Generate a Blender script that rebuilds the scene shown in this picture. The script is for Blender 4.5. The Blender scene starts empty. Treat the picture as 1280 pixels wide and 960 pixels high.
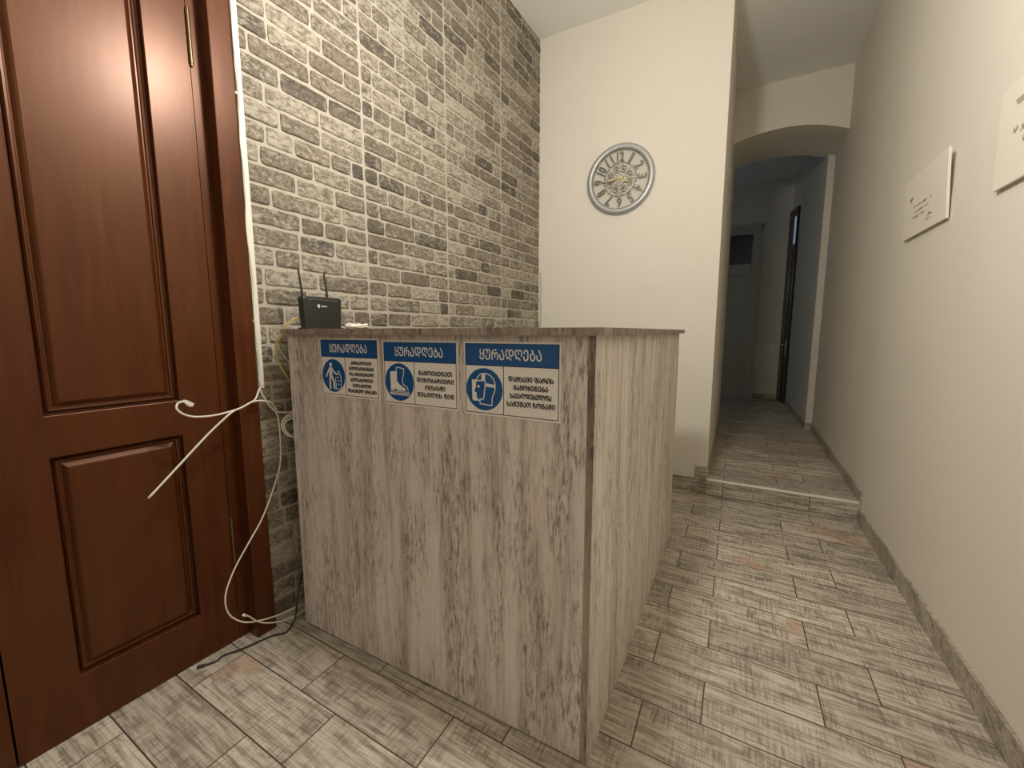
import bpy, bmesh, math, random
from mathutils import Vector, Matrix, noise
random.seed(7)
sc = bpy.context.scene
C = bpy.data.collections.new('room'); sc.collection.children.link(C)
PI = math.pi

# ------------------------------------------------------------------ fitted room
F_PX, YAW, PITCH, ROLL, CAM_H = 524.65, .4915, .1242, -.0004, 1.1039
XR, YC, XB, ZC, XC, YS, HS = .682, 3.07, -1.4074, 3.23, -.1335, 3.0, .122
BT = .0381                     # the brick wall is 2.2 degrees out of square
XL0 = XB - YC * BT             # brick wall x at y = 0
LEFT_ROT = -math.atan(BT)

# ------------------------------------------------------------------ helpers
def tag(o, label=None, cat=None, group=None, kind=None):
    if label: o['label'] = label
    if cat: o['category'] = cat
    if group: o['group'] = group
    if kind: o['kind'] = kind
    return o

def obj(name, bm, mats, parent=None, smooth=False, angle=None):
    bmesh.ops.recalc_face_normals(bm, faces=bm.faces)
    me = bpy.data.meshes.new(name); bm.to_mesh(me); bm.free()
    for m in (mats if isinstance(mats, (list, tuple)) else [mats]): me.materials.append(m)
    if smooth:
        for p in me.polygons: p.use_smooth = True
        if angle: me.set_sharp_from_angle(angle=math.radians(angle))
    o = bpy.data.objects.new(name, me); C.objects.link(o)
    if parent: o.parent = parent
    return o

def empty(name, loc=(0, 0, 0), rz=0):
    o = bpy.data.objects.new(name, None); C.objects.link(o)
    o.location = loc; o.rotation_euler = (0, 0, rz); o.empty_display_size = .1
    return o

def box(bm, a, b, mi=0, bevel=0):
    x0, y0, z0 = a; x1, y1, z1 = b
    v = [bm.verts.new(p) for p in ((x0,y0,z0),(x1,y0,z0),(x1,y1,z0),(x0,y1,z0),(x0,y0,z1),(x1,y0,z1),(x1,y1,z1),(x0,y1,z1))]
    fs = [bm.faces.new([v[i] for i in q]) for q in ((3,2,1,0),(4,5,6,7),(0,1,5,4),(1,2,6,5),(2,3,7,6),(3,0,4,7))]
    for f in fs: f.material_index = mi
    if bevel:
        es = list({e for f in fs for e in f.edges})
        bmesh.ops.bevel(bm, geom=es, offset=bevel, segments=2, profile=.6, affect='EDGES')
    return fs

def prism(bm, pts, z0, z1, mi=0):
    """vertical prism over a plan polygon"""
    a = [bm.verts.new((x, y, z0)) for x, y in pts]; b = [bm.verts.new((x, y, z1)) for x, y in pts]
    fs = [bm.faces.new(a[::-1]), bm.faces.new(b)]
    n = len(pts)
    for i in range(n): fs.append(bm.faces.new((a[i], a[(i+1) % n], b[(i+1) % n], b[i])))
    for f in fs: f.material_index = mi
    return fs

def catmull(pts, n=8):
    P = [Vector(p) for p in pts]; P = [2*P[0]-P[1]] + P + [2*P[-1]-P[-2]]; out = []
    for i in range(1, len(P)-2):
        p0, p1, p2, p3 = P[i-1:i+3]
        for k in range(n):
            t = k/n
            out.append(.5*((2*p1)+(p2-p0)*t+(2*p0-5*p1+4*p2-p3)*t*t+(3*p1-p0-3*p2+p3)*t**3))
    out.append(P[-2]); return out

def tube(bm, pts, r, seg=8, mi=0, close=False, r_end=None):
    P = [Vector(p) for p in pts]; n = len(P); rings = []
    T0 = None; N = None
    for i in range(n):
        a = P[(i-1) % n] if (close or i > 0) else P[i]
        b = P[(i+1) % n] if (close or i < n-1) else P[i]
        T = (b-a).normalized()
        if N is None:
            up = Vector((0, 0, 1)) if abs(T.z) < .9 else Vector((1, 0, 0)); N = T.cross(up).normalized()
        else:
            N = (N - T*N.dot(T)).normalized()
        B = T.cross(N)
        rr = r if r_end is None else r + (r_end-r)*i/(n-1)
        rings.append([bm.verts.new(P[i]+rr*(math.cos(2*PI*k/seg)*N+math.sin(2*PI*k/seg)*B)) for k in range(seg)])
    fs = []
    for i in range(n if close else n-1):
        A, Bq = rings[i], rings[(i+1) % n]
        for k in range(seg): fs.append(bm.faces.new((A[k], A[(k+1) % seg], Bq[(k+1) % seg], Bq[k])))
    if not close:
        fs.append(bm.faces.new(rings[0][::-1])); fs.append(bm.faces.new(rings[-1]))
    for f in fs: f.material_index = mi

def lathe(bm, prof, seg=64, mi=0):
    """profile of (radius, depth) revolved about -y (facing the viewer); closed ring profile"""
    rings = [[bm.verts.new((r*math.cos(2*PI*k/seg), -h, r*math.sin(2*PI*k/seg))) for r, h in prof] for k in range(seg)]
    m = len(prof)
    for k in range(seg):
        A, B = rings[k], rings[(k+1) % seg]
        for j in range(m):
            bm.faces.new((A[j], A[(j+1) % m], B[(j+1) % m], B[j])).material_index = mi

def disc(bm, r, y0, y1, seg=48, cx=0, cz=0):
    a = [bm.verts.new((cx+r*math.cos(2*PI*k/seg), y0, cz+r*math.sin(2*PI*k/seg))) for k in range(seg)]
    b = [bm.verts.new((cx+r*math.cos(2*PI*k/seg), y1, cz+r*math.sin(2*PI*k/seg))) for k in range(seg)]
    bm.faces.new(a); bm.faces.new(b[::-1])
    for k in range(seg): bm.faces.new((a[k], a[(k+1) % seg], b[(k+1) % seg], b[k]))

def plate(bm, pts, y0, y1):
    """polygon in x,z extruded in y"""
    a = [bm.verts.new((x, y0, z)) for x, z in pts]; b = [bm.verts.new((x, y1, z)) for x, z in pts]
    n = len(pts)
    bm.faces.new(a); bm.faces.new(b[::-1])
    for i in range(n): bm.faces.new((a[i], a[(i+1) % n], b[(i+1) % n], b[i]))

def ribbon(bm, pts, w, y0, y1, close=False):
    n = len(pts)
    for i in range(n if close else n-1):
        p, q = Vector(pts[i]), Vector(pts[(i+1) % n]); d = q-p
        if d.length < 1e-7: continue
        d = d.normalized()*w/2; nn = Vector((-d.y, d.x)); p = p-d*.8; q = q+d*.8
        plate(bm, [tuple(p+nn), tuple(p-nn), tuple(q-nn), tuple(q+nn)], y0, y1)

def text_bm(bm, body, size, cx, cz, y0, depth=.0003, bold=0., **kw):
    for i, (a, b) in enumerate(((0, 0), (bold, 0), (-bold, 0), (0, bold), (0, -bold)) if bold else ((0, 0),)):
        text_one(bm, body, size, cx+a, cz+b, y0-.00002*i, depth, **kw)
def text_one(bm, body, size, cx, cz, y0, depth=.0003, align='CENTER', width=None, height=None, rot=0., shear=0.):
    """lettering in the x,z plane facing -y, centred on (cx, cz), optionally stretched to a width"""
    cu = bpy.data.curves.new('lettering', 'FONT'); cu.body = body; cu.size = size; cu.align_x = 'LEFT'
    cu.resolution_u = 2; cu.extrude = depth/2; cu.shear = shear
    o = bpy.data.objects.new('lettering', cu); C.objects.link(o)
    dg = bpy.context.evaluated_depsgraph_get(); ev = o.evaluated_get(dg); me = ev.to_mesh()
    vs = [v.co.copy() for v in me.vertices]; fs = [list(p.vertices) for p in me.polygons]
    ev.to_mesh_clear(); bpy.data.objects.remove(o); bpy.data.curves.remove(cu)
    if not vs: return
    x0 = min(v.x for v in vs); x1 = max(v.x for v in vs); z0 = min(v.y for v in vs); z1 = max(v.y for v in vs)
    sx = width/(x1-x0) if width else 1; sz = height/(z1-z0) if height else 1
    c, s = math.cos(rot), math.sin(rot); nv = []
    for v in vs:
        x = (v.x-(x0+x1)/2)*sx; z = (v.y-(z0+z1)/2)*sz
        nv.append(bm.verts.new((cx+c*x-s*z, y0-v.z, cz+s*x+c*z)))
    for f in fs:
        try: bm.faces.new([nv[i] for i in f])
        except ValueError: pass

def copy_tree(o, skip=(), parent=None):
    c = o.copy(); C.objects.link(c)
    if parent: c.parent = parent
    for ch in list(o.children):
        if ch.name.split('.')[0] not in skip: copy_tree(ch, skip, c)
    return c

# ------------------------------------------------------------------ materials
class NT:
    def __init__(s, name):
        s.m = bpy.data.materials.new(name); s.m.use_nodes = True; s.t = s.m.node_tree
        s.b = s.t.nodes['Principled BSDF']
    def n(s, typ, **kw):
        nd = s.t.nodes.new(typ)
        for k, v in kw.items():
            if k.startswith('i_'): nd.inputs[k[2:].replace('_', ' ')].default_value = v
            else: setattr(nd, k, v)
        return nd
    def l(s, a, b): s.t.links.new(a, b)
    def coord(s, scale=(1, 1, 1), loc=(0, 0, 0), kind='Object', rot=(0, 0, 0)):
        tc = s.n('ShaderNodeTexCoord'); mp = s.n('ShaderNodeMapping')
        mp.inputs['Scale'].default_value = scale; mp.inputs['Location'].default_value = loc; mp.inputs['Rotation'].default_value = rot
        s.l(tc.outputs[kind], mp.inputs[0]); return mp.outputs[0]
    def noise(s, vec, scale=5, detail=4, rough=.5, dist=0):
        nd = s.n('ShaderNodeTexNoise'); nd.inputs['Scale'].default_value = scale; nd.inputs['Detail'].default_value = detail
        nd.inputs['Roughness'].default_value = rough; nd.inputs['Distortion'].default_value = dist
        s.l(vec, nd.inputs['Vector']); return nd.outputs['Fac']
    def ramp(s, fac, stops):
        nd = s.n('ShaderNodeValToRGB'); el = nd.color_ramp.elements
        while len(el) < len(stops): el.new(.5)
        for e, (p, c) in zip(el, stops):
            e.position = p; e.color = (c if len(c) == 4 else (*c, 1)) if isinstance(c, (tuple, list)) else (c, c, c, 1)
        s.l(fac, nd.inputs[0]); return nd.outputs[0]
    def mix(s, fac, a, b, mode='MIX'):
        nd = s.n('ShaderNodeMix', data_type='RGBA', blend_type=mode)
        for v, i in ((fac, 0), (a, 6), (b, 7)):
            if isinstance(v, (int, float)): nd.inputs[i].default_value = v
            elif isinstance(v, tuple): nd.inputs[i].default_value = (*v, 1) if len(v) == 3 else v
            else: s.l(v, nd.inputs[i])
        return nd.outputs[2]
    def math(s, op, a, b=0.):
        nd = s.n('ShaderNodeMath', operation=op)
        for v, i in ((a, 0), (b, 1)):
            if isinstance(v, (int, float)): nd.inputs[i].default_value = v
            else: s.l(v, nd.inputs[i])
        return nd.outputs[0]
    def bump(s, h, strength=.3, dist=.002):
        nd = s.n('ShaderNodeBump'); nd.inputs['Strength'].default_value = strength; nd.inputs['Distance'].default_value = dist
        s.l(h, nd.inputs['Height']); s.l(nd.outputs[0], s.b.inputs['Normal'])
    def base(s, c):
        if isinstance(c, tuple): s.b.inputs['Base Color'].default_value = (*c, 1)
        else: s.l(c, s.b.inputs['Base Color'])
        return s
    def set(s, **kw):
        for k, v in kw.items():
            i = s.b.inputs[k.replace('_', ' ')]
            if hasattr(v, 'links'): s.l(v, i)
            else: i.default_value = v
        return s

def plain(name, c, rough=.5, metal=0., var=.06, scale=30, **kw):
    m = NT(name); v = m.coord()
    f = m.noise(v, scale, 3)
    a = tuple(x*(1-var) for x in c); b = tuple(min(1, x*(1+var)) for x in c)
    m.base(m.mix(f, a, b)).set(Roughness=rough, Metallic=metal, **kw)
    return m.m

def wallpaper(name, c, bumpy=.35):
    m = NT(name)
    v = m.coord()
    weave = m.noise(m.coord(scale=(160, 160, 60)), 1, 3, .6)
    weave2 = m.noise(m.coord(scale=(60, 60, 200)), 1, 3, .6)
    h = m.math('ADD', weave, weave2)
    big = m.noise(v, 1.3, 3, .5)
    a = tuple(x*.95 for x in c); b = tuple(min(1, x*1.03) for x in c)
    col = m.mix(big, a, b)
    col = m.mix(m.ramp(h, [(.35, .0), (.8, .16)]), col, tuple(x*.72 for x in c))
    m.base(col).set(Roughness=.75, Specular_IOR_Level=.25)
    m.bump(h, bumpy, .0015)
    return m.m

def mahogany():
    m = NT('mahogany')
    g = m.noise(m.coord(scale=(9, 9, .9)), 4, 7, .6, .5)
    big = m.noise(m.coord(scale=(1.6, 1.6, .9)), 2, 2, .5)
    fine = m.noise(m.coord(scale=(120, 120, 5)), 2, 4, .6)
    col = m.ramp(g, [(.25, (.036, .0075, .0022)), (.5, (.060, .014, .0036)), (.8, (.095, .028, .0065))])
    col = m.mix(m.ramp(big, [(.35, .0), (.7, .6)]), col, (.080, .026, .006))
    col = m.mix(m.ramp(fine, [(.55, .0), (.8, .35)]), col, (.03, .007, .004))
    m.base(col).set(Roughness=m.ramp(big, [(.3, .32), (.7, .40)]), Coat_Weight=.18, Coat_Roughness=.30, Specular_Tint=(1., .55, .36, 1))
    m.bump(m.noise(m.coord(scale=(14, 14, 3)), 3, 4, .5), .06, .003)
    return m.m

def laminate(name, dark=1., seed=0., tint=(1, 1, 1)):
    m = NT(name)
    T = lambda c: tuple(x*t for x, t in zip(c, tint))
    L = (seed, seed*1.7, seed*.6)
    streak = m.noise(m.coord(scale=(13, 13, .75), loc=L), 1.6, 8, .68, .3)
    fine = m.noise(m.coord(scale=(95, 95, 5), loc=L), 2.0, 7, .7, .2)
    patch = m.noise(m.coord(scale=(8, 8, 1.7), loc=L), 1.5, 6, .68)
    grit = m.noise(m.coord(scale=(60, 60, 9), loc=L), 2, 8, .78)
    col = m.ramp(streak, [(.32, T((.36, .318, .28))), (.42, T((.58, .535, .485))), (.52, T((.70, .655, .60))), (.66, T((.76, .715, .665)))])
    a = m.math('MULTIPLY', m.ramp(patch, [(.42, 0.), (.58, 1.)]), m.ramp(grit, [(.47, 0.), (.58, .95)]))
    col = m.mix(a, col, T((.20, .162, .136)))
    col = m.mix(m.math('MULTIPLY', m.ramp(streak, [(.36, 1.), (.54, .15)]), m.ramp(fine, [(.52, 0.), (.66, .8*dark)])), col, T((.20, .165, .14)))
    m.base(col).set(Roughness=.42, Specular_IOR_Level=.35)
    m.bump(fine, .12, .0008)
    return m.m

def plank_tiles(name, mortar=True, tint=1.):
    """weathered wood look porcelain planks, .47 x .165, laid along x with a third offset"""
    m = NT(name)
    tc = m.n('ShaderNodeTexCoord'); sp = m.n('ShaderNodeSeparateXYZ'); m.l(tc.outputs['Object'], sp.inputs[0])
    x = sp.outputs[0]
    y = m.math('ADD', sp.outputs[1], m.math('MULTIPLY', x, .028))
    z = sp.outputs[2]
    y = m.math('SUBTRACT', y, z)
    cb = m.n('ShaderNodeCombineXYZ')
    m.l(m.math('ADD', x, 47.03), cb.inputs[0]); m.l(m.math('ADD', y, -1.350+16.40), cb.inputs[1])
    br = m.n('ShaderNodeTexBrick', offset=.34, offset_frequency=2, squash=1.)
    m.l(cb.outputs[0], br.inputs['Vector'])
    for k, v in (('Scale', 1.), ('Mortar Size', .0021), ('Mortar Smooth', .1), ('Bias', 0.), ('Brick Width', .47), ('Row Height', .164)):
        br.inputs[k].default_value = v
    br.inputs['Color1'].default_value = (0, 0, 0, 1); br.inputs['Color2'].default_value = (1, 1, 1, 1); br.inputs['Mortar'].default_value = (.5, .5, .5, 1)
    rnd = m.n('ShaderNodeSeparateColor'); m.l(br.outputs['Color'], rnd.inputs[0]); rnd = rnd.outputs[0]
    def vec(sx, sy, k):
        c2 = m.n('ShaderNodeCombineXYZ')
        m.l(m.math('ADD', m.math('MULTIPLY', x, sx), m.math('MULTIPLY', rnd, 37.*k)), c2.inputs[0])
        m.l(m.math('ADD', m.math('MULTIPLY', y, sy), m.math('MULTIPLY', rnd, 11.*k)), c2.inputs[1])
        m.l(m.math('MULTIPLY', z, sy), c2.inputs[2])
        return c2.outputs[0]
    grain = m.noise(vec(3.2, 42, 1), 1.6, 8, .72, .3)
    saw = m.noise(vec(120, 9, 2), 1.1, 6, .7)
    lines = m.noise(vec(6, 170, 3), 1.2, 6, .68)
    blot = m.noise(vec(5.5, 12, 4), 1.4, 5, .6, .5)
    dab = m.noise(vec(9, 18, 5), 1., 3, .5)
    T = lambda c: tuple(v*tint for v in c)
    col = m.ramp(grain, [(.34, T((.20, .165, .125))), (.44, T((.42, .37, .295))), (.54, T((.63, .57, .47))), (.75, T((.70, .645, .545)))])
    rough_ = m.math('MULTIPLY', m.ramp(blot, [(.42, .15), (.64, 1.)]), m.ramp(saw, [(.42, 0.), (.60, .85)]))
    col = m.mix(rough_, col, T((.165, .132, .102)))
    col = m.mix(m.math('MULTIPLY', m.ramp(blot, [(.35, .35), (.62, 1.)]), m.ramp(lines, [(.50, 0.), (.66, .8)])), col, T((.13, .102, .078)))
    col = m.mix(m.ramp(blot, [(.55, 0.), (.76, .45)]), col, T((.215, .18, .15)))
    col = m.mix(m.ramp(dab, [(.74, 0.), (.82, .6)]), col, T((.08, .062, .052)))
    # a few planks carry a rusty pink end
    col = m.mix(m.math('MULTIPLY', m.ramp(m.noise(vec(2.6, 2.5, 7), 1., 1, .4), [(.64, 0.), (.69, .5)]), m.ramp(rnd, [(.3, 0.), (.34, 1.)])), col, T((.42, .255, .165)))
    tone = m.ramp(rnd, [(0., .80), (1., 1.12)])
    col = m.mix(1., col, tone, 'MULTIPLY')
    if mortar:
        col = m.mix(br.outputs['Fac'], col, (.085, .062, .042))
        h = m.math('SUBTRACT', m.math('MULTIPLY', lines, .12), br.outputs['Fac'])
    else:
        h = m.math('MULTIPLY', lines, .3)
    m.base(col).set(Roughness=.42, Specular_IOR_Level=.4)
    m.bump(h, .35, .0015)
    return m.m

def brick_mat():
    m = NT('weathered_brick')
    at = m.n('ShaderNodeAttribute', attribute_name='tone'); sp = m.n('ShaderNodeSeparateColor'); m.l(at.outputs['Color'], sp.inputs[0])
    tone, wash, seed = sp.outputs
    v0 = m.coord()
    off = m.n('ShaderNodeCombineXYZ'); m.l(m.math('MULTIPLY', seed, 20.), off.inputs[1])
    ad = m.n('ShaderNodeVectorMath', operation='ADD'); m.l(v0, ad.inputs[0]); m.l(off.outputs[0], ad.inputs[1]); v = ad.outputs[0]
    big = m.noise(v, 14, 5, .6, .3); fine = m.noise(v, 95, 8, .78, .3); mid = m.noise(v, 34, 8, .74, .7)
    sv = m.n('ShaderNodeMapping'); sv.inputs['Scale'].default_value = (1, 26, 75); m.l(v, sv.inputs[0])
    strat = m.noise(sv.outputs[0], 1., 7, .72, .8)
    col = m.ramp(tone, [(0., (.078, .067, .054)), (.25, (.17, .140, .104)), (.7, (.245, .204, .150)), (1., (.32, .272, .204))])
    col = m.mix(m.ramp(fine, [(.44, .0), (.58, .85)]), col, (.07, .057, .044))
    col = m.mix(m.ramp(big, [(.45, 0.), (.7, .4)]), col, (.27, .225, .16))
    # lime wash clings in ragged patches
    w = m.math('ADD', m.math('ADD', m.math('MULTIPLY', mid, .5), m.math('MULTIPLY', strat, .72)), m.math('MULTIPLY', wash, .16))
    col = m.mix(m.ramp(w, [(.655, 0.), (.80, .85)]), col, (.45, .41, .325))
    m.base(col).set(Roughness=.7, Specular_IOR_Level=.3)
    m.bump(m.math('ADD', m.math('MULTIPLY', mid, .8), m.math('MULTIPLY', fine, .4)), .75, .006)
    return m.m

M = {}
M['wall'] = wallpaper('cream_wallpaper', (.76, .715, .625))
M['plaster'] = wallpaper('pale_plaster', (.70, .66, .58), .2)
M['ceiling'] = plain('white_ceiling_paint', (.80, .80, .76), .8, var=.02, scale=4)
M['wood'] = mahogany()
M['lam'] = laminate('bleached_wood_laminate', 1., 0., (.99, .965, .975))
M['lam_side'] = laminate('bleached_wood_laminate_lit', .8, 5.3, (1.1, 1.09, 1.06))  # desk laminate tinted up, the light on the side panel put into its colour
M['lam_top'] = laminate('grey_wood_laminate', 1., 2.1, (.50, .46, .43))
M['edge'] = laminate('laminate_edge_band', 1., 7.7, (.50, .455, .41))
M['floor'] = plank_tiles('wood_look_tiles')
M['skirt'] = plank_tiles('wood_look_skirting', False, .88)
M['brick'] = brick_mat()
M['mortar'] = plain('pale_mortar', (.43, .39, .31), .85, var=.25, scale=70)
M['white_plastic'] = plain('white_plastic', (.74, .71, .62), .4, var=.03)
M['cable'] = plain('white_cable_sheath', (.68, .63, .53), .45, var=.04)
M['yellow'] = plain('yellow_cable_sheath', (.62, .45, .10), .45)
M['black'] = plain('black_cable_sheath', (.018, .016, .015), .5)
M['router'] = plain('black_router_plastic', (.017, .018, .016), .38, var=.15, scale=300)
M['router_mark'] = plain('pale_print', (.62, .62, .58), .5)
M['brass'] = plain('aged_brass', (.20, .14, .07), .35, 1.)
M['steel'] = plain('satin_nickel', (.55, .53, .5), .3, 1.)
M['silver'] = plain('silver_clock_rim', (.42, .43, .42), .42, .55, var=.05)
M['pewter'] = plain('pewter_numerals', (.17, .165, .145), .4, .6, var=.15, scale=80)
M['bright'] = plain('bright_filigree', (.60, .58, .51), .3, .6)
M['gold'] = plain('pale_gold_hands', (.45, .39, .22), .35, .7)
M['dial'] = plain('pale_dial', (.56, .525, .445), .55, var=.04)
M['blue'] = plain('sign_blue', (.003, .082, .27), .4, var=.05)
M['sign_white'] = plain('sign_white', (.80, .775, .74), .4, var=.02)
M['ink'] = plain('sign_black_ink', (.018, .016, .014), .5)
M['canvas'] = plain('cream_board', (.78, .735, .64), .6, var=.03, scale=90)
M['script'] = plain('brown_script_ink', (.26, .21, .14), .6)
M['trim'] = plain('pale_step_trim', (.80, .77, .70), .35, var=.05)
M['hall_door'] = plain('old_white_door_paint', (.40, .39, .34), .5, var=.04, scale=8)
M['dark_glass'] = plain('dark_transom_glass', (.008, .03, .05), .35)
M['pane'] = plain('backlit_transom_glass', (.45, .58, .72), .1, Emission_Color=(.45, .68, 1., 1), Emission_Strength=.22)  # faint emission stands in for daylight behind the pane
M['dark_wood'] = plain('dark_brown_wood', (.03, .012, .009), .28, var=.2, scale=12)

def struct(o, label, cat): return tag(o, label, cat, kind='structure')

# ------------------------------------------------------------------ the room
bm = bmesh.new()
box(bm, (-1.75, -2.2, -.06), (.80, 3.06, 0))
prism(bm, [(XC, 3.010), (.72, 2.992), (.80, 2.992), (.80, 5.25), (XC, 5.25)], -.06, HS)
box(bm, (-2.7, 5.25, -.06), (.9, 7.25, HS)); box(bm, (-2.7, 5.2, -.06), (XC, 5.25, HS))
struct(obj('floor', bm, M['floor']), 'floor of grey weathered wood-look plank tiles with one low step up to the corridor', 'floor')

bm = bmesh.new()
box(bm, (-1.75, -2.3, ZC), (.9, 5.2, ZC+.08)); box(bm, (-2.7, 5.2, 3.19), (.9, 7.3, 3.27))
struct(obj('ceiling', bm, M['ceiling']), 'plain white ceiling above the reception corner and corridor', 'ceiling')

bm = bmesh.new(); box(bm, (-1.75, YC, 0), (XC, 5.2, ZC))
struct(obj('wall_back', bm, M['wall']), 'cream wallpapered wall behind the desk that carries the round clock', 'wall')
bm = bmesh.new(); prism(bm, [(XR, -2.2), (XR, 3.0), (.700, 4.5), (.707, 5.1), (.9, 5.1), (.9, -2.2)], 0, ZC)
struct(obj('wall_right', bm, M['wall']), 'long cream textured wall on the right with two small boards', 'wall')
bm = bmesh.new(); box(bm, (-1.75, -2.3, 0), (.9, -2.2, ZC))
struct(obj('wall_front', bm, M['plaster']), 'plain wall behind the viewer', 'wall')

# arched lintel over the corridor: the arch is a shallow segment
bm = bmesh.new()
N = 28; xs = [XC + (.708-XC)*i/N for i in range(N+1)]
def arch_z(x):
    t = (x-.25)/.42
    return 2.843 - (.092 if t > 0 else .070)*t*t
low = [(x, arch_z(x)) for x in xs]
plate(bm, low + [(.708, ZC), (XC, ZC)], 4.5, 5.1)
plate(bm, [(x, z) for x, z in low if x <= .665] + [(.665, arch_z(.665)), (.665, ZC), (XC, ZC)], 5.1, 5.2)
struct(obj('wall_arch', bm, M['wall']), 'cream wall over the corridor with a shallow arched opening', 'wall')

bm = bmesh.new(); prism(bm, [(.652, 5.1), (.622, 6.80), (.564, 7.12), (.95, 7.12), (.95, 5.1)], 0, 3.25)
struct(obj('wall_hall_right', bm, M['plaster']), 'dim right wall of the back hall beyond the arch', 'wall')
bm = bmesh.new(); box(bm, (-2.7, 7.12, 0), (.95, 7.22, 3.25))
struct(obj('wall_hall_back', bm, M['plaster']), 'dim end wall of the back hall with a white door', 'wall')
bm = bmesh.new(); box(bm, (-2.8, 5.1, 0), (-2.7, 7.22, 3.25)); box(bm, (-2.7, 5.1, 0), (-1.75, 5.2, 3.25))
struct(obj('wall_hall_left', bm, M['plaster']), 'left wall of the back hall, hidden behind the clock wall', 'wall')

# ---- left wall: mortar bed, every brick a relief block with its own tone
def left(o): o.location = (XL0, 0, 0); o.rotation_euler = (0, 0, LEFT_ROT); return o
bm = bmesh.new(); lay = bm.verts.layers.float_color.new('tone')
box(bm, (-.22, .835, 0), (0, 3.12, ZC), 1); box(bm, (-.22, -.42, 0), (-.165, .835, 2.5), 2)
box(bm, (-.22, -.42, 2.50), (0, .835, ZC), 2)
box(bm, (-.22, -2.3, 0), (0, -.42, ZC), 2)
JO = 1.39; SP = .5618; PH = .0688; Z0 = 1.195 - 17*PH
edges = [.862] + [JO+SP*k for k in range(-1, 4) if JO+SP*k > .88] + [3.085]
edges = sorted(e for e in edges if e <= 3.085)
def add_brick(y0, y1, z0, z1, tone, wash):
    n = max(3, int((y1-y0)/.016)); mz = 3; j = .0021
    sd = random.random()*10
    pts = []
    def jit(a): return (noise.noise((a*23.7, sd, 1.3))*j*1.6 + random.uniform(-j, j)*.35)
    for i in range(n): y = y0+(y1-y0)*i/n; pts.append((y, z0+jit(y)))
    for i in range(mz): z = z0+(z1-z0)*i/mz; pts.append((y1+jit(z+3), z))
    for i in range(n): y = y1-(y1-y0)*i/n; pts.append((y, z1+jit(y+7)))
    for i in range(mz): z = z1-(z1-z0)*i/mz; pts.append((y0+jit(z+11), z))
    # round the corners a little
    cy, cz = (y0+y1)/2, (z0+z1)/2
    rr = random.uniform(.003, .008)
    def cornered(y, z):
        dy = (y1-y0)/2-abs(y-cy); dz = (z1-z0)/2-abs(z-cz)
        if dy < rr and dz < rr:
            y += math.copysign(.0025, cy-y); z += math.copysign(.0025, cz-z)
        return y, z
    pts = [cornered(*p) for p in pts]
    h = random.uniform(.0035, .0065); ty = random.uniform(-.006, .006); tz = random.uniform(-.02, .02)
    rings = []
    for ins, dep in ((0, -.002), (.0008, h*.6), (.0045, h)):
        rg = []
        for y, z in pts:
            yy = y+(cy-y)/max(abs(cy-y), 1e-4)*min(ins, abs(cy-y)*.5) if abs(y-cy) > (y1-y0)/2-.01 else y
            zz = z+(cz-z)/max(abs(cz-z), 1e-4)*min(ins, abs(cz-z)*.5) if abs(z-cz) > (z1-z0)/2-.012 else z
            d = dep + ((y-cy)*ty+(z-cz)*tz if dep > 0 else 0)
            v = bm.verts.new((d, yy, zz)); v[lay] = (tone, wash, (sd/10), 1); rg.append(v)
        rings.append(rg)
    m_ = len(pts)
    for a, b in zip(rings, rings[1:]):
        for i in range(m_): bm.faces.new((a[i], a[(i+1) % m_], b[(i+1) % m_], b[i])).material_index = 0
    bm.faces.new(rings[-1]).material_index = 0
for pi, (e0, e1) in enumerate(zip(edges, edges[1:])):
    r = 0
    while True:
        z0 = Z0+PH*r; z1 = z0+PH
        if z0 > ZC-.01: break
        z0c = z0+(.0066 if r % 4 == 1 else .0050); z1c = min(z1, ZC-.002)-.0052
        y = e0+.006
        end = e1-.006
        first = True
        while y < end-.012 and z1c-z0c > .015:
            L = random.choice((.205, .215, .195, .155, .105, .10, .165, .225))
            if first and random.random() < .55: L = random.choice((.075, .105, .06, .13))
            first = False
            if end-(y+L) < .05: L = end-y
            tone = min(1, max(0, random.gauss(.50, .2)))
            if random.random() < .08: tone = random.uniform(0, .12)
            wash = random.random()
            if tone < .12: wash *= .45
            add_brick(y, y+L-(.0085 if y+L < end-.001 else 0), z0c+random.uniform(-.001, .001), z1c+random.uniform(-.001, .001), tone, wash)
            y += L
        r += 1
left(struct(obj('wall_left', bm, [M['brick'], M['mortar'], M['plaster']]), 'left wall clad in weathered grey-brown brick slips with pale lime-washed mortar', 'wall'))

# thin ragged sealant line where the bricks meet the clock wall
bm = bmesh.new()
pts = [(-1.385+random.uniform(-.004, .006), 3.064, 1.10+.02*i) for i in range(24)]
tube(bm, pts, .0035, 6)
struct(obj('trim_2', bm, M['mortar']), 'thin ragged filler strip in the corner between brick and clock wall', 'trim')

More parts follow.
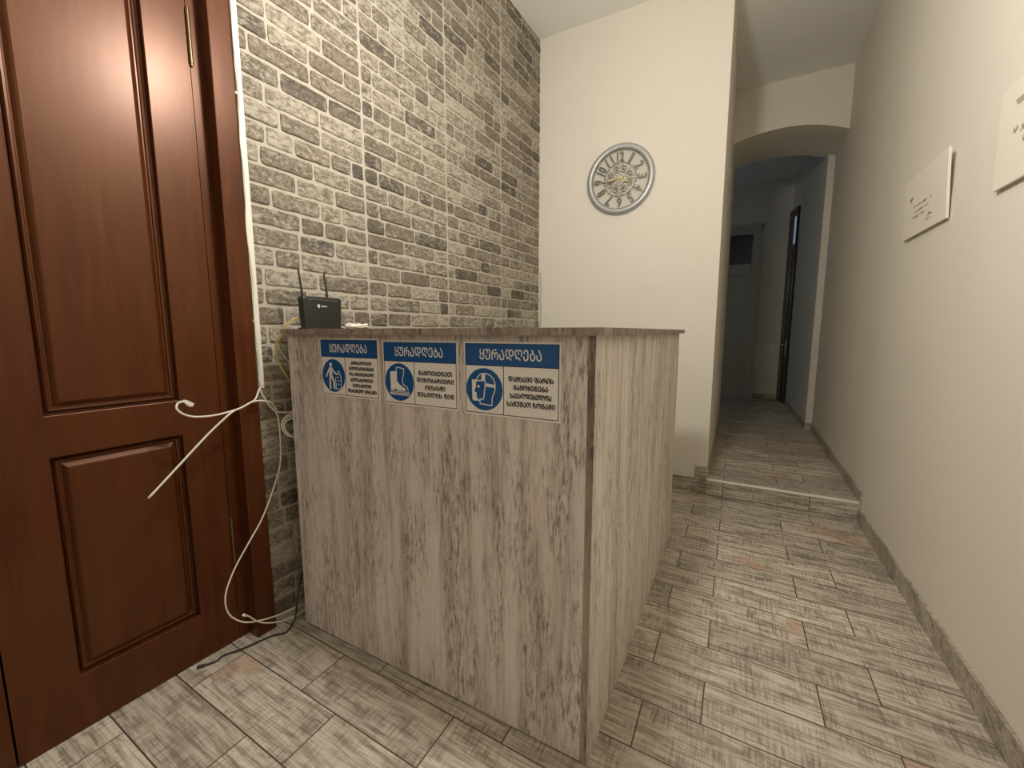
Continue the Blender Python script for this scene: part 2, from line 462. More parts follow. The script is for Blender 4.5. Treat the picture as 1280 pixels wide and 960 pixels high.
# ---- skirting and step edging
def skirt(name, plan, z0, z1, label):
    bm = bmesh.new(); prism(bm, plan, z0, z1)
    return struct(obj(name, bm, M['skirt']), label, 'skirting')
skirt('baseboard_right', [(XR+.002, -2.2), (XR+.002, 2.995), (XR-.010, 2.985), (XR-.010, -2.2)], 0, .088, 'grey wood-look tile skirting along the foot of the right wall')
skirt('baseboard_corridor', [(.684, 2.98), (.7085, 5.1), (.697, 5.1), (.672, 2.98)], 0, .187, 'wood-look skirting on the right of the raised corridor')
skirt('baseboard_pier', [(.648, 5.092), (.71, 5.092), (.71, 5.101), (.657, 5.101), (.627, 6.80), (.616, 6.80)], HS-.01, .185, 'skirting around the foot of the pier past the arch')
bm = bmesh.new()
box(bm, (-1.42, YC-.011, 0), (-.206, YC+.001, .101)); box(bm, (-.206, YC-.012, 0), (XC+.0105, YC+.001, .188)); box(bm, (XC-.001, YC-.002, HS-.01), (XC+.0105, 5.2, .188))
struct(obj('baseboard_back', bm, M['skirt']), 'wood-look tile skirting under the clock that steps up at the corner', 'skirting')
skirt('baseboard_hall', [(.23, 7.108), (.57, 7.108), (.57, 7.121), (.23, 7.121)], HS-.01, .20, 'dark skirting on the end wall beside the far white door')
bm = bmesh.new()
prism(bm, [(XC+.003, 3.0035), (.671, 2.9885), (.671, 3.004), (XC+.003, 3.018)], HS-.007, HS+.0035)
struct(obj('trim_3', bm, M['trim']), 'pale edging strip along the nose of the corridor step', 'trim')

# ------------------------------------------------------------------ mahogany double door
FACE = -.035
def raised_panel(bm, y0, y1, z0, z1):
    prof = [(0, 0), (.0015, -.001), (.0025, -.019), (.0065, -.0195), (.0090, -.014), (.0130, -.0105), (.0175, -.0115), (.0195, -.0155), (.0225, -.0155), (.0330, -.0065), (.0360, -.0055)]
    rings = []
    for ins, d in prof:
        rings.append([bm.verts.new((FACE+d, y, z)) for y, z in ((y0+ins, z0+ins), (y1-ins, z0+ins), (y1-ins, z1-ins), (y0+ins, z1-ins))])
    for a, b in zip(rings, rings[1:]):
        for i in range(4): bm.faces.new((a[i], a[(i+1) % 4], b[(i+1) % 4], b[i]))
    bm.faces.new(rings[-1])
    bk = [bm.verts.new((FACE-.03, y, z)) for y, z in ((y0, z0), (y1, z0), (y1, z1), (y0, z1))]
    for i in range(4): bm.faces.new((rings[0][i], rings[0][(i+1) % 4], bk[(i+1) % 4], bk[i]))
    bm.faces.new(bk[::-1])
d1 = left(empty('door_1'))
struct(d1, 'glossy red mahogany door leaf with raised panels, hinged beside the brick wall', 'door')
Y0, Y1, PL, PR, ZT = .236, .7655, .360, .655, 2.46
bm = bmesh.new()
for a, b in (((Y0, .004), (PL, ZT)), ((PR, .004), (Y1, ZT)), ((PL, .004), (PR, .160)), ((PL, .781), (PR, .888)), ((PL, 2.33), (PR, ZT))):
    box(bm, (FACE-.04, a[0], a[1]), (FACE, b[0], b[1]))
obj('leaf', bm, M['wood'], d1)
bm = bmesh.new(); raised_panel(bm, PL, PR, .888, 2.33); obj('upper_panel', bm, M['wood'], d1)
bm = bmesh.new(); raised_panel(bm, PL, PR, .160, .781); obj('lower_panel', bm, M['wood'], d1)
for zc, hh in ((1.995, .075), (.376, .080)):
    bm = bmesh.new(); y = .769
    def cyl(z0, z1, r, seg=14):
        a = [bm.verts.new((FACE+.004+r*math.cos(2*PI*k/seg), y+r*math.sin(2*PI*k/seg), z0)) for k in range(seg)]
        b = [bm.verts.new((FACE+.004+r*math.cos(2*PI*k/seg), y+r*math.sin(2*PI*k/seg), z1)) for k in range(seg)]
        bm.faces.new(a[::-1]); bm.faces.new(b)
        for k in range(seg): bm.faces.new((a[k], a[(k+1) % seg], b[(k+1) % seg], b[k]))
    cyl(zc-hh, zc-.002, .0055); cyl(zc+.002, zc+hh, .0055); cyl(zc-.002, zc+.002, .0045); cyl(zc+hh, zc+hh+.008, .004); cyl(zc-hh-.008, zc-hh, .004)
    box(bm, (FACE-.004, y-.004, zc-hh), (FACE+.0015, y+.004, zc+hh))
    h = obj('hinge', bm, M['brass'], d1, True, 40); h['label'] = 'brass barrel hinge'
d2 = copy_tree(d1, skip=('hinge',)); d2.name = 'door_2'
d2.location = Vector((XL0, 0, 0)) + Vector((math.sin(-LEFT_ROT), math.cos(LEFT_ROT), 0))*(-.534)
struct(d2, 'second mahogany door leaf at the far left edge', 'door')

# frame: jamb strip level with the leaf, casing proud of the wall, plinth blocks at its feet
bm = bmesh.new()
box(bm, (FACE-.12, .7675, 0), (FACE, .803, 2.50)); box(bm, (FACE-.12, -.42, 0), (FACE, -.315, 2.50))
box(bm, (FACE-.12, -.42, 2.464), (FACE, .803, 2.52))
for a, b in ((.800, .866), (-.45, -.384)):
    box(bm, (-.06 if a > 0 else 0, a, .184), (.020, b, 2.56), 0, .003)
box(bm, (0, -.45, 2.49), (.020, .866, 2.56), 0, .003)
tr = left(struct(obj('trim_1', bm, M['wood']), 'mahogany door casing that stands proud of the brick wall', 'door casing'))
for a, b in ((.799, .8665), (-.4505, -.383)):
    bm = bmesh.new(); box(bm, (-.058, a, 0), (.0225, b, .184), 0, .0025); obj('plinth_block', bm, M['wood'], tr)

# ------------------------------------------------------------------ reception desk
DX, DY, DTH, DW, DD, HP, ST = -1.389, .9313, -.0098, 1.1103, 1.390, 1.095, .018
desk = tag(empty('reception_desk', (DX, DY, 0), DTH), 'tall reception desk clad in bleached grey wood laminate, three blue signs on its front', 'desk')
T = .018
bm = bmesh.new(); box(bm, (0, 0, .007), (DW-T, T, HP), 0, .0006); obj('front_panel', bm, M['lam'], desk)
bm = bmesh.new(); fs = box(bm, (DW-T, -.0005, 0), (DW, DD, HP))
for f in bm.faces:
    c = f.calc_center_median()
    f.material_index = 1 if (c.y < 0 or c.y > DD-.001) else 0
sp_ = obj('side_panel', bm, [M['lam_side'], M['edge']], desk); sp_['label'] = 'right side panel, same laminate coloured lighter for the light on it'
bm = bmesh.new(); box(bm, (0, T, 0), (T, DD*.55, HP), 0, .0006); obj('side_panel', bm, M['lam'], desk)
bm = bmesh.new()
OV = .0251
pl = [(0, -OV), (DW+OV, -OV), (DW+OV, DD), (DW-.34, DD), (DW-.34, .38), (0, .38)]
prism(bm, pl, HP, HP+ST)
obj('countertop', bm, M['lam_top'], desk)['label'] = 'darker brown-grey ledge top'
bm = bmesh.new(); box(bm, (T, T, .70), (DW-T, .62, .718)); obj('work_surface', bm, M['lam_side'], desk)

# ------------------------------------------------------------------ safety signs on the desk front
mtav = lambda s: ''.join(chr(ord(ch)-0x10D0+0x1C90) if 0x10D0 <= ord(ch) <= 0x10FA else ch for ch in s)
def ell(cx, cz, r, n=18, a0=0, a1=2*PI, rz=None):
    return [(cx+r*math.cos(a0+(a1-a0)*i/n), cz+(rz or r)*math.sin(a0+(a1-a0)*i/n)) for i in range(n+1)]
def sign(lx, lz, w, h, lines, draw, label, tilt=0, lsize=1., split=.44):
    """lx, lz: centre on the desk front, desk coordinates"""
    c, s = math.cos(DTH), math.sin(DTH)
    py = -.0004
    r = empty('safety_sign', (DX+c*lx-s*py, DY+s*lx+c*py, lz), DTH); r.rotation_euler = (0, tilt, DTH)
    tag(r, label, 'sign', 'blue and white notices on the desk front')
    W, H = w-.008, h-.009
    x0, x1, z1, z0 = -W/2, W/2, H/2+.0005, -H/2+.0005
    y = -.0012
    bm = bmesh.new(); box(bm, (-w/2, y, -h/2), (w/2, 0, h/2)); obj('sheet', bm, M['sign_white'], r)
    zh = z1-H*.305
    bm = bmesh.new(); box(bm, (x0, y-.0003, zh), (x1, y, z1)); obj('header_band', bm, M['blue'], r)
    xd = x0+W*split
    bm = bmesh.new(); t = .0018
    for a, b in (((x0, z0), (x1, z0+t)), ((x0, z0), (x0+t, zh)), ((x1-t, z0), (x1, z1)), ((x0, zh-t), (x1, zh)), ((xd-t/2, z0), (xd+t/2, zh)), ((x0, z0), (x0+t*.6, z1)), ((x0, z1-t*.6), (x1, z1))):
        box(bm, (a[0], y-.00045, a[1]), (b[0], y, b[1]))
    obj('border', bm, M['ink'], r)
    bm = bmesh.new(); text_bm(bm, mtav('ყურადღება'), .03, 0, (zh+z1)/2, y-.0005, .0004, width=W*.66, height=.0275, bold=.0002)
    obj('header_lettering', bm, M['sign_white'], r)
    cx, cz = (x0+xd)/2, (z0+zh)/2; R = min((xd-x0)/2, (zh-z0)/2)*.95
    bm = bmesh.new(); disc(bm, R, y-.0005, y, 56, cx, cz); pd = obj('pictogram_disc', bm, M['blue'], r)
    bm = bmesh.new(); draw(bm, cx, cz, R, y-.0009, y-.0004); obj('pictogram_figure', bm, M['sign_white'], pd)
    bm = bmesh.new(); n = len(lines); tx = (xd+x1)/2; tw = (x1-xd)
    area = (zh-z0)*(.86 if n > 4 else .66); mx = max(len(l) for l in lines)
    for i, ln in enumerate(lines):
        zz = (z0+zh)/2+area/2-(i+.5)*area/n
        text_bm(bm, mtav(ln), .012, tx, zz, y-.0004, .0004, width=tw*.87*min(1., len(ln)/mx*1.0), height=area/n*.60, bold=.00068)
    obj('instruction_lettering', bm, M['ink'], r)
    return r
def d_bin(bm, cx, cz, R, a, b):
    P = lambda *q: [(cx+x*R, cz+z*R) for x, z in q]
    plate(bm, ell(cx-.22*R, cz+.66*R, .12*R)[:-1], a, b)
    plate(bm, P((-.36, .5), (-.10, .5), (-.12, -.02), (-.18, -.06), (-.36, -.06), (-.38, .1)), a, b)
    ribbon(bm, P((-.34, .44), (-.62, .0), (-.64, -.06)), .10*R, a, b)
    ribbon(bm, P((-.14, .44), (.14, .16), (.36, .10)), .10*R, a, b)
    ribbon(bm, P((-.30, -.02), (-.34, -.40), (-.34, -.76)), .15*R, a, b)
    ribbon(bm, P((-.18, -.02), (.0, -.36), (.04, -.76)), .15*R, a, b)
    ribbon(bm, P((.16, -.14), (.20, -.80), (.62, -.80), (.66, -.14), (.48, .30), (.40, .24)), .045*R, a, b)
    for q in ((.36, -.1), (.44, -.3), (.40, -.52)): ribbon(bm, P((q[0]-.06, q[1]+.02), (q[0]+.06, q[1])), .05*R, a, b)
def d_boot(bm, cx, cz, R, a, b):
    P = lambda *q: [(cx+x*R, cz+z*R) for x, z in q]
    plate(bm, P((-.62, .54), (-.14, .58), (-.16, .10), (.0, -.10), (.28, -.26), (.44, -.32), (.42, -.44), (.10, -.45), (-.16, -.44), (-.20, -.37), (-.34, -.37), (-.36, -.44), (-.60, -.44)), a, b)
    ribbon(bm, P((-.18, .62), (-.16, .80), (.36, .72), (.30, .38), (.20, .04), (.34, -.14), (.56, -.24), (.62, -.42)), .045*R, a, b)
    ribbon(bm, P((-.66, -.60), (.70, -.60)), .06*R, a, b)
    zig = []
    for i in range(17): zig.append((-.64+.083*i, -.53 if i % 2 else -.48))
    ribbon(bm, P(*zig), .03*R, a, b)
    ribbon(bm, P((-.60, -.68), (.66, -.68)), .03*R, a, b)
def d_visor(bm, cx, cz, R, a, b):
    P = lambda *q: [(cx+x*R, cz+z*R) for x, z in q]
    # head outline, crown strap and head band
    ribbon(bm, P((-.44, .40), (-.36, .56), (-.18, .72), (.06, .76), (.30, .70), (.50, .54), (.60, .30), (.61, .06), (.54, -.16), (.46, -.30), (.44, -.50), (.43, -.74), (-.22, -.70), (-.24, -.54)), .05*R, a, b)
    plate(bm, P((-.14, .74), (.06, .76), (.06, .44), (-.14, .44)), a, b)
    plate(bm, P((.08, .30), (.62, .24), (.62, .10), (.06, .14)), a, b)
    # visor: outer shell in white with the blue face left open
    ribbon(bm, P((-.46, .40), (.04, .42), (.08, .34), (-.02, -.40), (-.08, -.48), (-.22, -.48)), .055*R, a, b)
    plate(bm, P((-.68, .44), (-.42, .44), (-.44, .30), (-.46, .08), (-.52, -.06), (-.54, -.16), (-.42, -.16), (-.42, -.36), (-.34, -.50), (-.18, -.50), (-.20, -.57), (-.60, -.57), (-.66, -.50)), a, b)
    plate(bm, ell(cx-.31*R, cz+.13*R, .065*R)[:-1], a, b)
SZ = 1.0
def desk_x(px): return px-DX
sign(.3045, .9885, .265, .188, ['პირბადეები', 'ხელთათმანები', 'და ერთჯერადი', 'ხელსახოცები', 'გადააგდეთ', 'დახურულ ურნაში'], d_bin,
     'blue and white notice with a figure dropping litter in a bin, leftmost on desk front', split=.44)
sign(.5925, .9835, .274, .189, ['გამოიყენეთ', 'დეზობარიერი', 'ოთახში', 'შესვლის წინ'], d_boot,
     'blue and white notice with a white rubber boot, between the other two notices', split=.44)
sign(.889, .982, .276, .192, ['დამცავი ფარის', 'გამოყენება', 'სავალდებულოა', 'სამუშაო ზონაში'], d_visor,
     'blue and white notice with a head wearing a face shield, nearest the desk corner', split=.436)

# ------------------------------------------------------------------ router on the ledge
RT = HP+ST
rt = tag(empty('wifi_router', (-1.352, 1.043, RT), PI/2), 'small black wireless router with two antennas standing on the desk ledge by the brick wall', 'router')
# local frame: x along the width, -y is the face (turned towards +x of the room)
bm = bmesh.new()
rings = []
for z, hw, hd in ((.002, .0765, .0135), (.012, .0775, .0145), (.060, .0795, .0155), (.104, .0815, .0165), (.112, .0800, .0155), (.1155, .0765, .0125)):
    ring = []
    rr = .006
    for sx, sy, a0 in ((1, 1, 0), (-1, 1, PI/2), (-1, -1, PI), (1, -1, 1.5*PI)):
        for k in range(5):
            a = a0+PI/2*k/4
            ring.append(bm.verts.new((sx*(hw-rr)+rr*math.cos(a), sy*(hd-rr)+rr*math.sin(a), z)))
    rings.append(ring)
for a, b in zip(rings, rings[1:]):
    for i in range(20): bm.faces.new((a[i], a[(i+1) % 20], b[(i+1) % 20], b[i]))
bm.faces.new(rings[0][::-1]); bm.faces.new(rings[-1])
obj('body', bm, M['router'], rt, True, 40)
for fx in (-.070, .070):
    bm = bmesh.new(); box(bm, (fx-.012, -.019, 0), (fx+.012, .018, .005), 0, .001); obj('foot', bm, M['router'], rt)
for x, tip in ((-.060, -.068), (.043, .036)):
    bm = bmesh.new()
    tube(bm, [(x, .014, .088), (x, .015, .118), (x+(tip-x)*.3, .016, .145), (tip, .018, .208)], .0046, 10, r_end=.0032)
    obj('antenna', bm, M['router'], rt, True, 50)
bm = bmesh.new()
for i in range(9):
    x = -.055+.0135*i
    box(bm, (x, -.0168, .1035), (x+.006, -.0158, .1055))
lo = obj('indicator_marks', bm, M['steel'], rt)
bm = bmesh.new()
plate(bm, ell(-.020, .083, .0055, 14)[:-1], -.0168, -.0155)
plate(bm, [(-.024, .079), (-.016, .079), (-.019, .0735)], -.0168, -.0155)
for i in range(4): box(bm, (-.009+.006*i, -.0168, .0795), (-.0052+.006*i, -.0155, .085 if i % 2 else .0838))
obj('printed_mark', bm, M['router_mark'], rt)

# ------------------------------------------------------------------ cables (wall coordinates: distance off the brick plane, y, z)
def W(off, y, z): return (XL0+BT*y+off, y, z)
def cable(name, pts, r, mat, label, cat='cable', n=8, group=None, world=False):
    o = obj(name, (lambda b: (tube(b, catmull([W(*p) if not world else p for p in pts], n), r, 8), b)[1])(bmesh.new()), mat, None, True)
    return tag(o, label, cat, group)

bm = bmesh.new(); box(bm, (-.001, .873, .905), (.013, .893, ZC-.01), 0, .002)
cd = left(tag(obj('cable_duct', bm, M['white_plastic']), 'slim white plastic cable duct running up beside the door casing', 'cable duct'))
for z in (1.14, 1.87):
    bm = bmesh.new(); tube(bm, [(.016, .868, z), (.016, .8725, z)], .003, 8); box(bm, (.0, .866, z-.003), (.018, .873, z+.003)); obj('clip', bm, M['white_plastic'], cd)
c0 = []
for i in range(26):
    z = .915+.09*i
    if z > ZC-.02: break
    c0.append((.0225, .8695+.0035*math.sin(i*1.9)+.002*math.sin(i*.7), z))
cable('thin_wire', c0, .0022, M['cable'], 'thin yellowish wire wavering up the edge of the white duct', 'wire', 4)
c1 = [(.018, .882, .925), (.02, .868, .903), (.035, .844, .873), (.05, .811, .862), (.055, .777, .851), (.06, .707, .843), (.06, .652, .847), (.06, .622, .860), (.055, .608, .878), (.05, .613, .892), (.05, .626, .897), (.05, .636, .894)]
o = cable('network_cable', c1, .0032, M['cable'], 'white network cable that curls back in front of the door with a clear plug')
bm = bmesh.new()
P0 = Vector(W(.05, .634, .895)); D = (Vector(W(.05, .657, .878))-P0).normalized(); U = Vector((1, 0, 0)); S = D.cross(U).normalized()
def obox(bm, a, b):
    vs = [bm.verts.new(P0+D*x+S*y+U*z) for x in (a[0], b[0]) for y in (a[1], b[1]) for z in (a[2], b[2])]
    for q in ((0,1,3,2),(4,6,7,5),(0,4,5,1),(2,3,7,6),(0,2,6,4),(1,5,7,3)): bm.faces.new([vs[i] for i in q])
obox(bm, (0, -.0055, -.005), (.021, .0055, .005)); obox(bm, (.004, .0055, -.0022), (.018, .0085, .0022)); obox(bm, (-.007, -.004, -.004), (0, .004, .004))
obj('plug', bm, M['white_plastic'], o)['label'] = 'small pale connector plug'
c2 = [(.03, .919, .821), (.035, .900, .850), (.040, .878, .861), (.045, .851, .867), (.05, .821, .866), (.055, .789, .855), (.06, .759, .847), (.065, .731, .831), (.07, .680, .793), (.08, .625, .749), (.09, .567, .701), (.10, .504, .649)]
cable('stiff_cable', c2, .0032, M['cable'], 'stiff white cable end sticking out diagonally down in front of the door panel')
c3 = [(.012, .884, .925), (.014, .876, .900), (.02, .883, .872), (.02, .900, .843), (.02, .919, .817), (.025, .925, .786), (.03, .924, .709), (.03, .917, .621), (.035, .887, .548), (.05, .829, .453), (.06, .769, .384), (.07, .718, .326), (.075, .687, .273), (.08, .676, .234), (.08, .681, .192), (.08, .700, .157), (.08, .733, .124), (.075, .788, .096), (.06, .859, .068), (.05, .920, .053), (.045, .976, .040), (.04, 1.05, .010), (.04, 1.10, .004)]
cable('hanging_cable', c3, .0026, M['cable'], 'white cable hanging in a long loop past the casing towards the floor')
cl = [(.015, .880, .925), (.015, .873, .902), (.022, .894, .847), (.025, .916, .818), (.03, .939, .810), (.04, .960, .809), (.046, .985, .809)]
for t in range(1, 46):
    a = PI/2-2*PI*t/14+.3; k = t/45
    cl.append((.05+.010*math.sin(t*.9)+.006*k, .972+(.044+.006*math.sin(t*.31))*math.cos(a), .765-.014*k+(.044+.008*math.sin(t*.23+1))*math.sin(a)))
cable('coiled_cable', cl, .0026, M['cable'], 'coil of white cable hanging in the gap behind the desk edge', 'cable', 4)
c4 = [(.11, .715, .172), (.10, .734, .151), (.09, .759, .117), (.08, .795, .082), (.07, .851, .048), (.055, .909, .025), (.045, .961, .014), (.04, 1.06, .004), (.04, 1.12, .004)]
o = cable('loose_cable', c4, .0026, M['cable'], 'short white cable end crossing the loop just above the floor')
bm = bmesh.new(); tube(bm, [W(.112, .710, .177), W(.108, .719, .167)], .0042, 8); obj('cable_tip', bm, M['white_plastic'], o)
ye = [(-1.373, 1.03, RT+.03), (-1.378, .995, RT+.032), W(.115, .955, 1.150), W(.105, .938, 1.136), W(.092, .927, 1.118), W(.08, .918, 1.092), W(.07, .908, 1.061), W(.06, .911, 1.022), W(.06, .921, .990), W(.06, .936, .960), W(.055, .958, .929), W(.05, 1.0, .885), W(.03, 1.06, .84)]
cable('patch_cable', ye, .0026, M['yellow'], 'yellow patch cable from the router looping down over the ledge end', world=True)
y2 = [(-1.373, 1.05, RT+.02), (-1.380, 1.0, RT+.024), W(.11, .956, 1.142), W(.105, .943, 1.132), W(.094, .933, 1.118), W(.08, .924, 1.095), W(.07, .917, 1.069), W(.065, .921, 1.044), W(.06, .937, 1.021), W(.055, .959, .996), W(.05, 1.0, .965), W(.03, 1.05, .93)]
cable('phone_cable', y2, .0019, M['cable'], 'thin pale cable beside the yellow one at the ledge end', world=True)
bk = [(-1.495, .638, .0055), (-1.514+.03, .666, .004), (-1.490, .690, .004), (-1.468, .731, .004), (-1.454, .765, .004), (-1.443, .801, .004), (-1.430, .831, .004), (-1.412, .848, .005), (-1.405, .868, .008), W(.07, .905, .02), W(.06, .922, .055), W(.05, .935, .09), W(.03, .97, .15), W(.02, 1.02, .22)]
o = cable('power_cable', bk, .0030, M['black'], 'thin black cable lying on the floor at the foot of the door', 'cable', world=True)
bm = bmesh.new(); tube(bm, [(-1.508, .618, .0065), (-1.502, .628, .0065), (-1.496, .637, .006)], .0058, 10, r_end=.0045); obj('barrel_plug', bm, M['black'], o, True, 40)

# white bundle on the ledge by the router
pts = []
for t in range(64):
    a = 2*PI*t/13
    pts.append((-1.337+.022*math.cos(a)+.006*math.sin(t*.7), 1.190+.050*math.sin(a)*(.8+.2*math.sin(t*.37)), RT+.006+.010*(t/64)+.006*max(0, math.sin(t*1.3))))
bm = bmesh.new(); tube(bm, catmull(pts, 4), .0042, 8)
o = tag(obj('cable_bundle', bm, M['white_plastic'], None, True), 'small white bundled cord lying on the ledge beside the router', 'cable')
bm = bmesh.new(); box(bm, (-1.352, 1.183, RT+.001), (-1.318, 1.197, RT+.0235), 0, .003); obj('tie', bm, M['white_plastic'], o)

# ------------------------------------------------------------------ wall clock
ck = tag(empty('wall_clock', (-.787, YC, 2.153)), 'round silver skeleton clock with large numerals on the cream wall', 'clock')
RO = .236
bm = bmesh.new()
lathe(bm, [(RO-.004, 0), (RO, .008), (RO-.001, .015), (RO-.006, .023), (RO-.014, .0285), (RO-.024, .030), (RO-.034, .028), (RO-.040, .023), (RO-.0425, .017), (RO-.0435, .003)], 96)
obj('rim', bm, M['silver'], ck, True, 50)
bm = bmesh.new(); disc(bm, RO-.04, -.004, 0, 72); obj('dial', bm, M['dial'], ck)
bm = bmesh.new()
lathe(bm, [(.193, .004), (.196, .004), (.196, .014), (.193, .014)], 72)
lathe(bm, [(.108, .004), (.113, .004), (.113, .012), (.108, .012)], 60)
for k in range(60):
    a = 2*PI*k/60
    ribbon(bm, [(.1865*math.cos(a), .1865*math.sin(a)), (.193*math.cos(a), .193*math.sin(a))], .002, -.010, -.004)
obj('minute_track', bm, M['pewter'], ck)
for h_ in range(1, 13):
    a = PI/2-2*PI*h_/12
    bm = bmesh.new()
    text_bm(bm, str(h_), .085, .150*math.cos(a), .150*math.sin(a), -.012, .007, height=.062, width=.030 if h_ < 10 and h_ != 1 else (.014 if h_ == 1 else .046), rot=a-PI/2, bold=.0018)
    obj('numeral', bm, M['pewter'], ck)
def spiral(bm, cx, cz, r, turns, a0, w, y0, y1, sgn=1):
    pts = []
    for i in range(26):
        t = i/25; rr = r*(1-.82*t); a = a0+sgn*2*PI*turns*t
        pts.append((cx+rr*math.cos(a), cz+rr*math.sin(a)))
    ribbon(bm, pts, w, y0, y1)
bm = bmesh.new()
for k in range(8):
    a = 2*PI*(k+.5)/8
    spiral(bm, .074*math.cos(a), .074*math.sin(a), .029, 1.6, a+(.6 if k % 2 else -.6), .0052, -.018, -.009, 1 if k % 2 else -1)
    ribbon(bm, [(.108*math.cos(a+PI/8), .108*math.sin(a+PI/8)), (.045*math.cos(a+PI/8), .045*math.sin(a+PI/8))], .005, -.016, -.008)
for k in range(16):
    a = 2*PI*k/16
    plate(bm, [(.112*math.cos(a-.05), .112*math.sin(a-.05)), (.125*math.cos(a), .125*math.sin(a)), (.112*math.cos(a+.05), .112*math.sin(a+.05))], -.012, -.005)
obj('scrollwork', bm, M['bright'], ck)
bm = bmesh.new()
for k in range(10):
    a = 2*PI*k/10
    plate(bm, ell(.028*math.cos(a), .028*math.sin(a), .013, 10)[:-1], -.021, -.010)
disc(bm, .022, -.024, -.01, 24)
obj('rosette', bm, M['bright'], ck)
def hand(name, ang, L, w, y):
    bm = bmesh.new(); c, s = math.cos(ang), math.sin(ang)
    q = [(-.03, -w*.6), (-.03, w*.6), (.02, w*.8), (L*.45, w*1.2), (L*.6, w*.5), (L, w*.15), (L, -w*.15), (L*.6, -w*.5), (L*.45, -w*1.2), (.02, -w*.8)]
    plate(bm, [(c*x-s*z, s*x+c*z) for x, z in q], y-.002, y)
    obj(name, bm, M['gold'], ck)
hand('minute_hand', math.radians(184), .150, .0055, -.028); hand('hour_hand', math.radians(-22), .100, .0065, -.025)
bm = bmesh.new(); disc(bm, .011, -.033, -.02, 20); obj('hub', bm, M['gold'], ck)

# ------------------------------------------------------------------ boards on the right wall
def scribble(bm, x0, x1, z, amp, w, y0, y1, k):
    pts = []; x = x0; i = 0; rnd = random.Random(k)
    while x < x1:
        pts.append((x, z+amp*math.sin(i*1.9)*rnd.uniform(.3, 1.)+amp*.25*math.sin(i*.5))); x += amp*rnd.uniform(.25, .6); i += 1
        if rnd.random() < .12:
            ribbon(bm, pts, w, y0, y1); pts = []; x += amp*.9
    if len(pts) > 1: ribbon(bm, pts, w, y0, y1)
def board(y_near, y_far, z0, z1, lean, label, writing):
    # local frame: x runs along the wall from the far edge to the near edge, -y faces the room
    w = y_far-y_near
    r = empty('wall_board', (XR-.003, (y_near+y_far)/2, z0), -PI/2)
    tag(r, label, 'board', 'cream boards on the right wall')
    t = .009
    bm = bmesh.new(); box(bm, (-w/2, -t, 0), (w/2, 0, z1-z0), 0, .0008)
    tl = [v for v in bm.verts]
    for v in tl: v.co.y -= lean*v.co.z/(z1-z0) + .002
    obj('panel', bm, M['canvas'], r)
    bm = bmesh.new(); writing(bm, w, z1-z0)
    for v in bm.verts: v.co.y += -t-.0024-lean*v.co.z/(z1-z0)
    obj('script_lettering', bm, M['script'], r)
    bm = bmesh.new()
    for sx in (-1, 1): box(bm, (sx*w*.38-.015, -.0021, (z1-z0)*.25), (sx*w*.38+.015, .003, (z1-z0)*.32))
    obj('mounting_pad', bm, M['white_plastic'], r)
def wr1(bm, w, h):
    X = lambda f: (f-.5)*w
    for i, (a, b, z) in enumerate(((.27, .70, .475), (.30, .63, .385), (.25, .60, .30))): scribble(bm, X(a), X(b), z*h, .0065, .0022, -.0003, 0, i+1)
    plate(bm, [(X(.17), .60*h), (X(.20), .66*h), (X(.27), .655*h), (X(.23), .62*h), (X(.21), .59*h)], -.0003, 0)
    plate(bm, [(X(.60), .19*h), (X(.66), .25*h), (X(.73), .20*h), (X(.67), .21*h)], -.0003, 0)
    scribble(bm, X(.58), X(.70), .15*h, .004, .0016, -.0003, 0, 9)
def wr2(bm, w, h):
    X = lambda f: (f-.5)*w
    for i in range(3): ribbon(bm, [(X(.17+.01*i), (.80-.022*i)*h), (X(.30+.05*i), (.80-.022*i)*h)], .003, -.0003, 0)
    scribble(bm, X(.17), X(.85), .50*h, .013, .003, -.0003, 0, 21)
    scribble(bm, X(.25), X(.80), .36*h, .011, .003, -.0003, 0, 22)
board(2.240, 2.715, 1.531, 1.790, .014, 'small cream board with tiny handwriting on the right wall, the one nearer the corridor', wr1)
board(1.400, 1.905, 1.531, 1.815, .006, 'cream board with handwriting cut off by the right edge of the view', wr2)

# ------------------------------------------------------------------ back hall: white door, dark door, switch
d3 = struct(empty('door_3', (0, 7.12, HS)), 'old white panelled door with a dark transom at the end of the hall', 'door')
bm = bmesh.new()
for a, b in (((.115, 0), (.230, 2.46)), ((-.87, 0), (-.755, 2.46)), ((-.755, 2.36), (.115, 2.46)), ((-.755, 1.80), (.115, 1.95))):
    box(bm, (a[0], -.035, a[1]), (b[0], 0, b[1]), 0, .004)
box(bm, (.205, -.05, 0), (.235, 0, 2.48), 0, .004); box(bm, (-.875, -.05, 2.44), (.235, 0, 2.49), 0, .004)
box(bm, (-.76, -.03, 0), (.12, 0, .05))
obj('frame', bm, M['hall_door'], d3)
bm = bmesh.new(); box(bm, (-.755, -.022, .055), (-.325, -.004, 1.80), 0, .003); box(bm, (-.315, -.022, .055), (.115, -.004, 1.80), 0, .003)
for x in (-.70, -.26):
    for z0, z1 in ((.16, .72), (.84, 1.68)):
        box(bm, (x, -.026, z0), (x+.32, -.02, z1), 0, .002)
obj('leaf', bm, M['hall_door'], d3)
bm = bmesh.new(); box(bm, (-.755, -.012, 1.95), (.105, -.006, 2.36)); obj('transom_pane', bm, M['dark_glass'], d3)
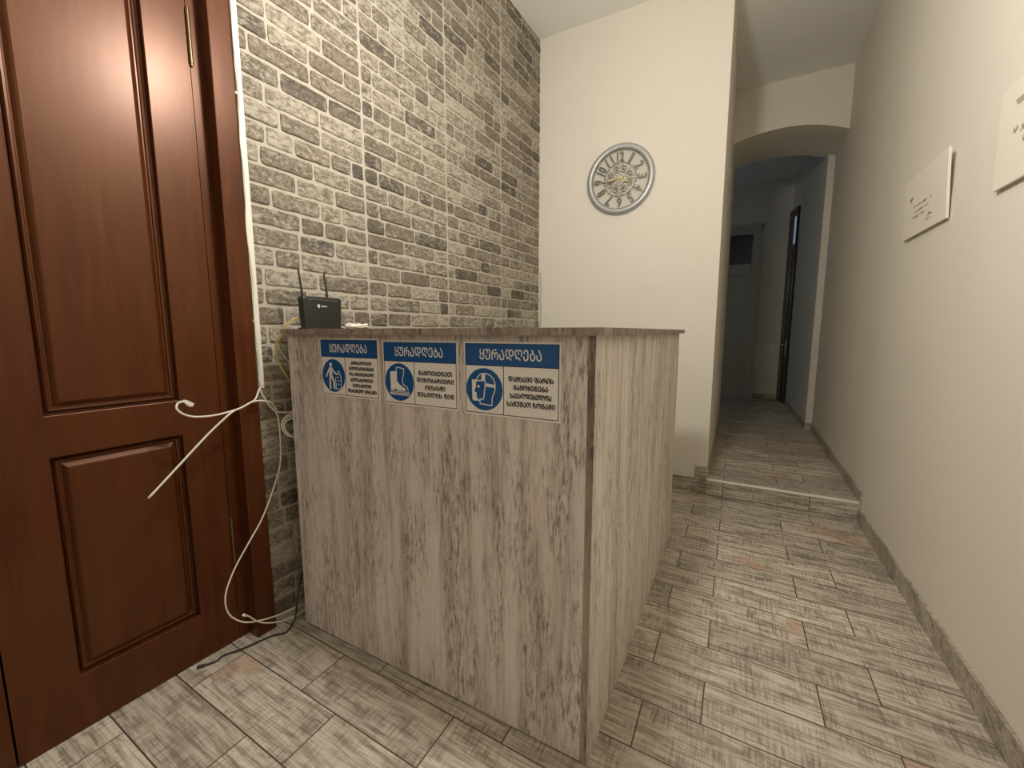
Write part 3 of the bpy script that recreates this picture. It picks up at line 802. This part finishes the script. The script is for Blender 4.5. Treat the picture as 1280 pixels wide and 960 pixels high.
# dark door in the hall's right corner, set across it
ax, ay, bx_, by_ = .622, 6.80, .564, 7.12
ang = math.atan2(by_-ay, bx_-ax); Lw = math.hypot(by_-ay, bx_-ax)
d4 = struct(empty('door_4', (ax, ay, HS), ang), 'narrow dark wooden door with a pale backlit transom on the hall right side', 'door')
bm = bmesh.new()
box(bm, (0, -.002, 0), (.02, .03, 2.61), 0, .003); box(bm, (Lw-.16, -.002, 0), (Lw, .03, 2.61), 0, .003); box(bm, (.018, -.002, 2.50), (Lw-.158, .029, 2.61), 0, .003); box(bm, (.018, -.002, 2.04), (Lw-.158, .029, 2.14), 0, .003)
obj('frame', bm, M['dark_wood'], d4)
bm = bmesh.new(); box(bm, (.02, -.002, .005), (Lw-.16, .018, 2.04), 0, .002); obj('leaf', bm, M['dark_wood'], d4)
bm = bmesh.new(); box(bm, (.02, -.002, 2.14), (Lw-.16, .012, 2.50)); obj('transom_pane', bm, M['pane'], d4)
bm = bmesh.new(); box(bm, (.085, .018, .66), (.115, .024, .86), 0, .002); tube(bm, [(.10, .022, .80), (.10, .055, .80), (.18, .055, .80)], .008, 8); obj('handle', bm, M['steel'], d4)
bm = bmesh.new(); box(bm, (-.041, -.010, -.041), (.041, 0, .041), 0, .003)
sw = obj('light_switch', bm, M['white_plastic']); sw.location = (.420, 7.12, .862); tag(sw, 'white light switch on the dim hall wall between the far doors', 'switch')
bm = bmesh.new(); box(bm, (-.026, -.014, -.028), (.026, -.009, .028), 0, .002); obj('rocker', bm, M['white_plastic'], sw)

# ------------------------------------------------------------------ light
def lamp(name, typ, loc, energy, color, **kw):
    l = bpy.data.lights.new(name, typ); l.energy = energy; l.color = color
    for k, v in kw.items(): setattr(l, k, v)
    o = bpy.data.objects.new(name, l); C.objects.link(o); o.location = loc; return o
lamp('ceiling_lamp', 'POINT', (-.43, 1.0, 2.32), 68, (1., .952, .885), shadow_soft_size=.09)
lamp('front_fill', 'POINT', (-1.15, -1.6, 2.3), 10, (1., .94, .86), shadow_soft_size=.15)  # added fill behind the viewer, lifts the desk front and right wall
o = lamp('hall_daylight', 'AREA', (-2.3, 6.3, 2.2), 2.0, (.48, .74, 1.), shape='RECTANGLE', size=1.0, size_y=1.3); o.rotation_euler = (PI/2, 0, -PI/2)
w = bpy.data.worlds.new('world'); sc.world = w; w.use_nodes = True
w.node_tree.nodes['Background'].inputs[0].default_value = (.6, .65, .75, 1); w.node_tree.nodes['Background'].inputs[1].default_value = .1

# ------------------------------------------------------------------ camera
cam = bpy.data.cameras.new('camera'); co = bpy.data.objects.new('camera', cam); C.objects.link(co)
fw = Vector((-math.sin(YAW)*math.cos(PITCH), math.cos(YAW)*math.cos(PITCH), -math.sin(PITCH)))
rt_ = Vector((math.cos(YAW), math.sin(YAW), 0)); up = rt_.cross(fw)
X = math.cos(ROLL)*rt_+math.sin(ROLL)*up; Y = -math.sin(ROLL)*rt_+math.cos(ROLL)*up
m4 = Matrix((X, Y, -fw)).transposed().to_4x4(); m4.translation = (0, 0, CAM_H); co.matrix_world = m4
cam.sensor_width = 36; cam.lens = F_PX/1280*36; cam.clip_start = .02
sc.camera = co
sc.view_settings.view_transform = 'Standard'; sc.view_settings.look = 'None'; sc.view_settings.gamma = 1; sc.view_settings.use_curve_mapping = False
sc.view_settings.exposure = .12
sc.cycles.use_denoising = True
sc.cycles.max_bounces = 10; sc.cycles.diffuse_bounces = 6
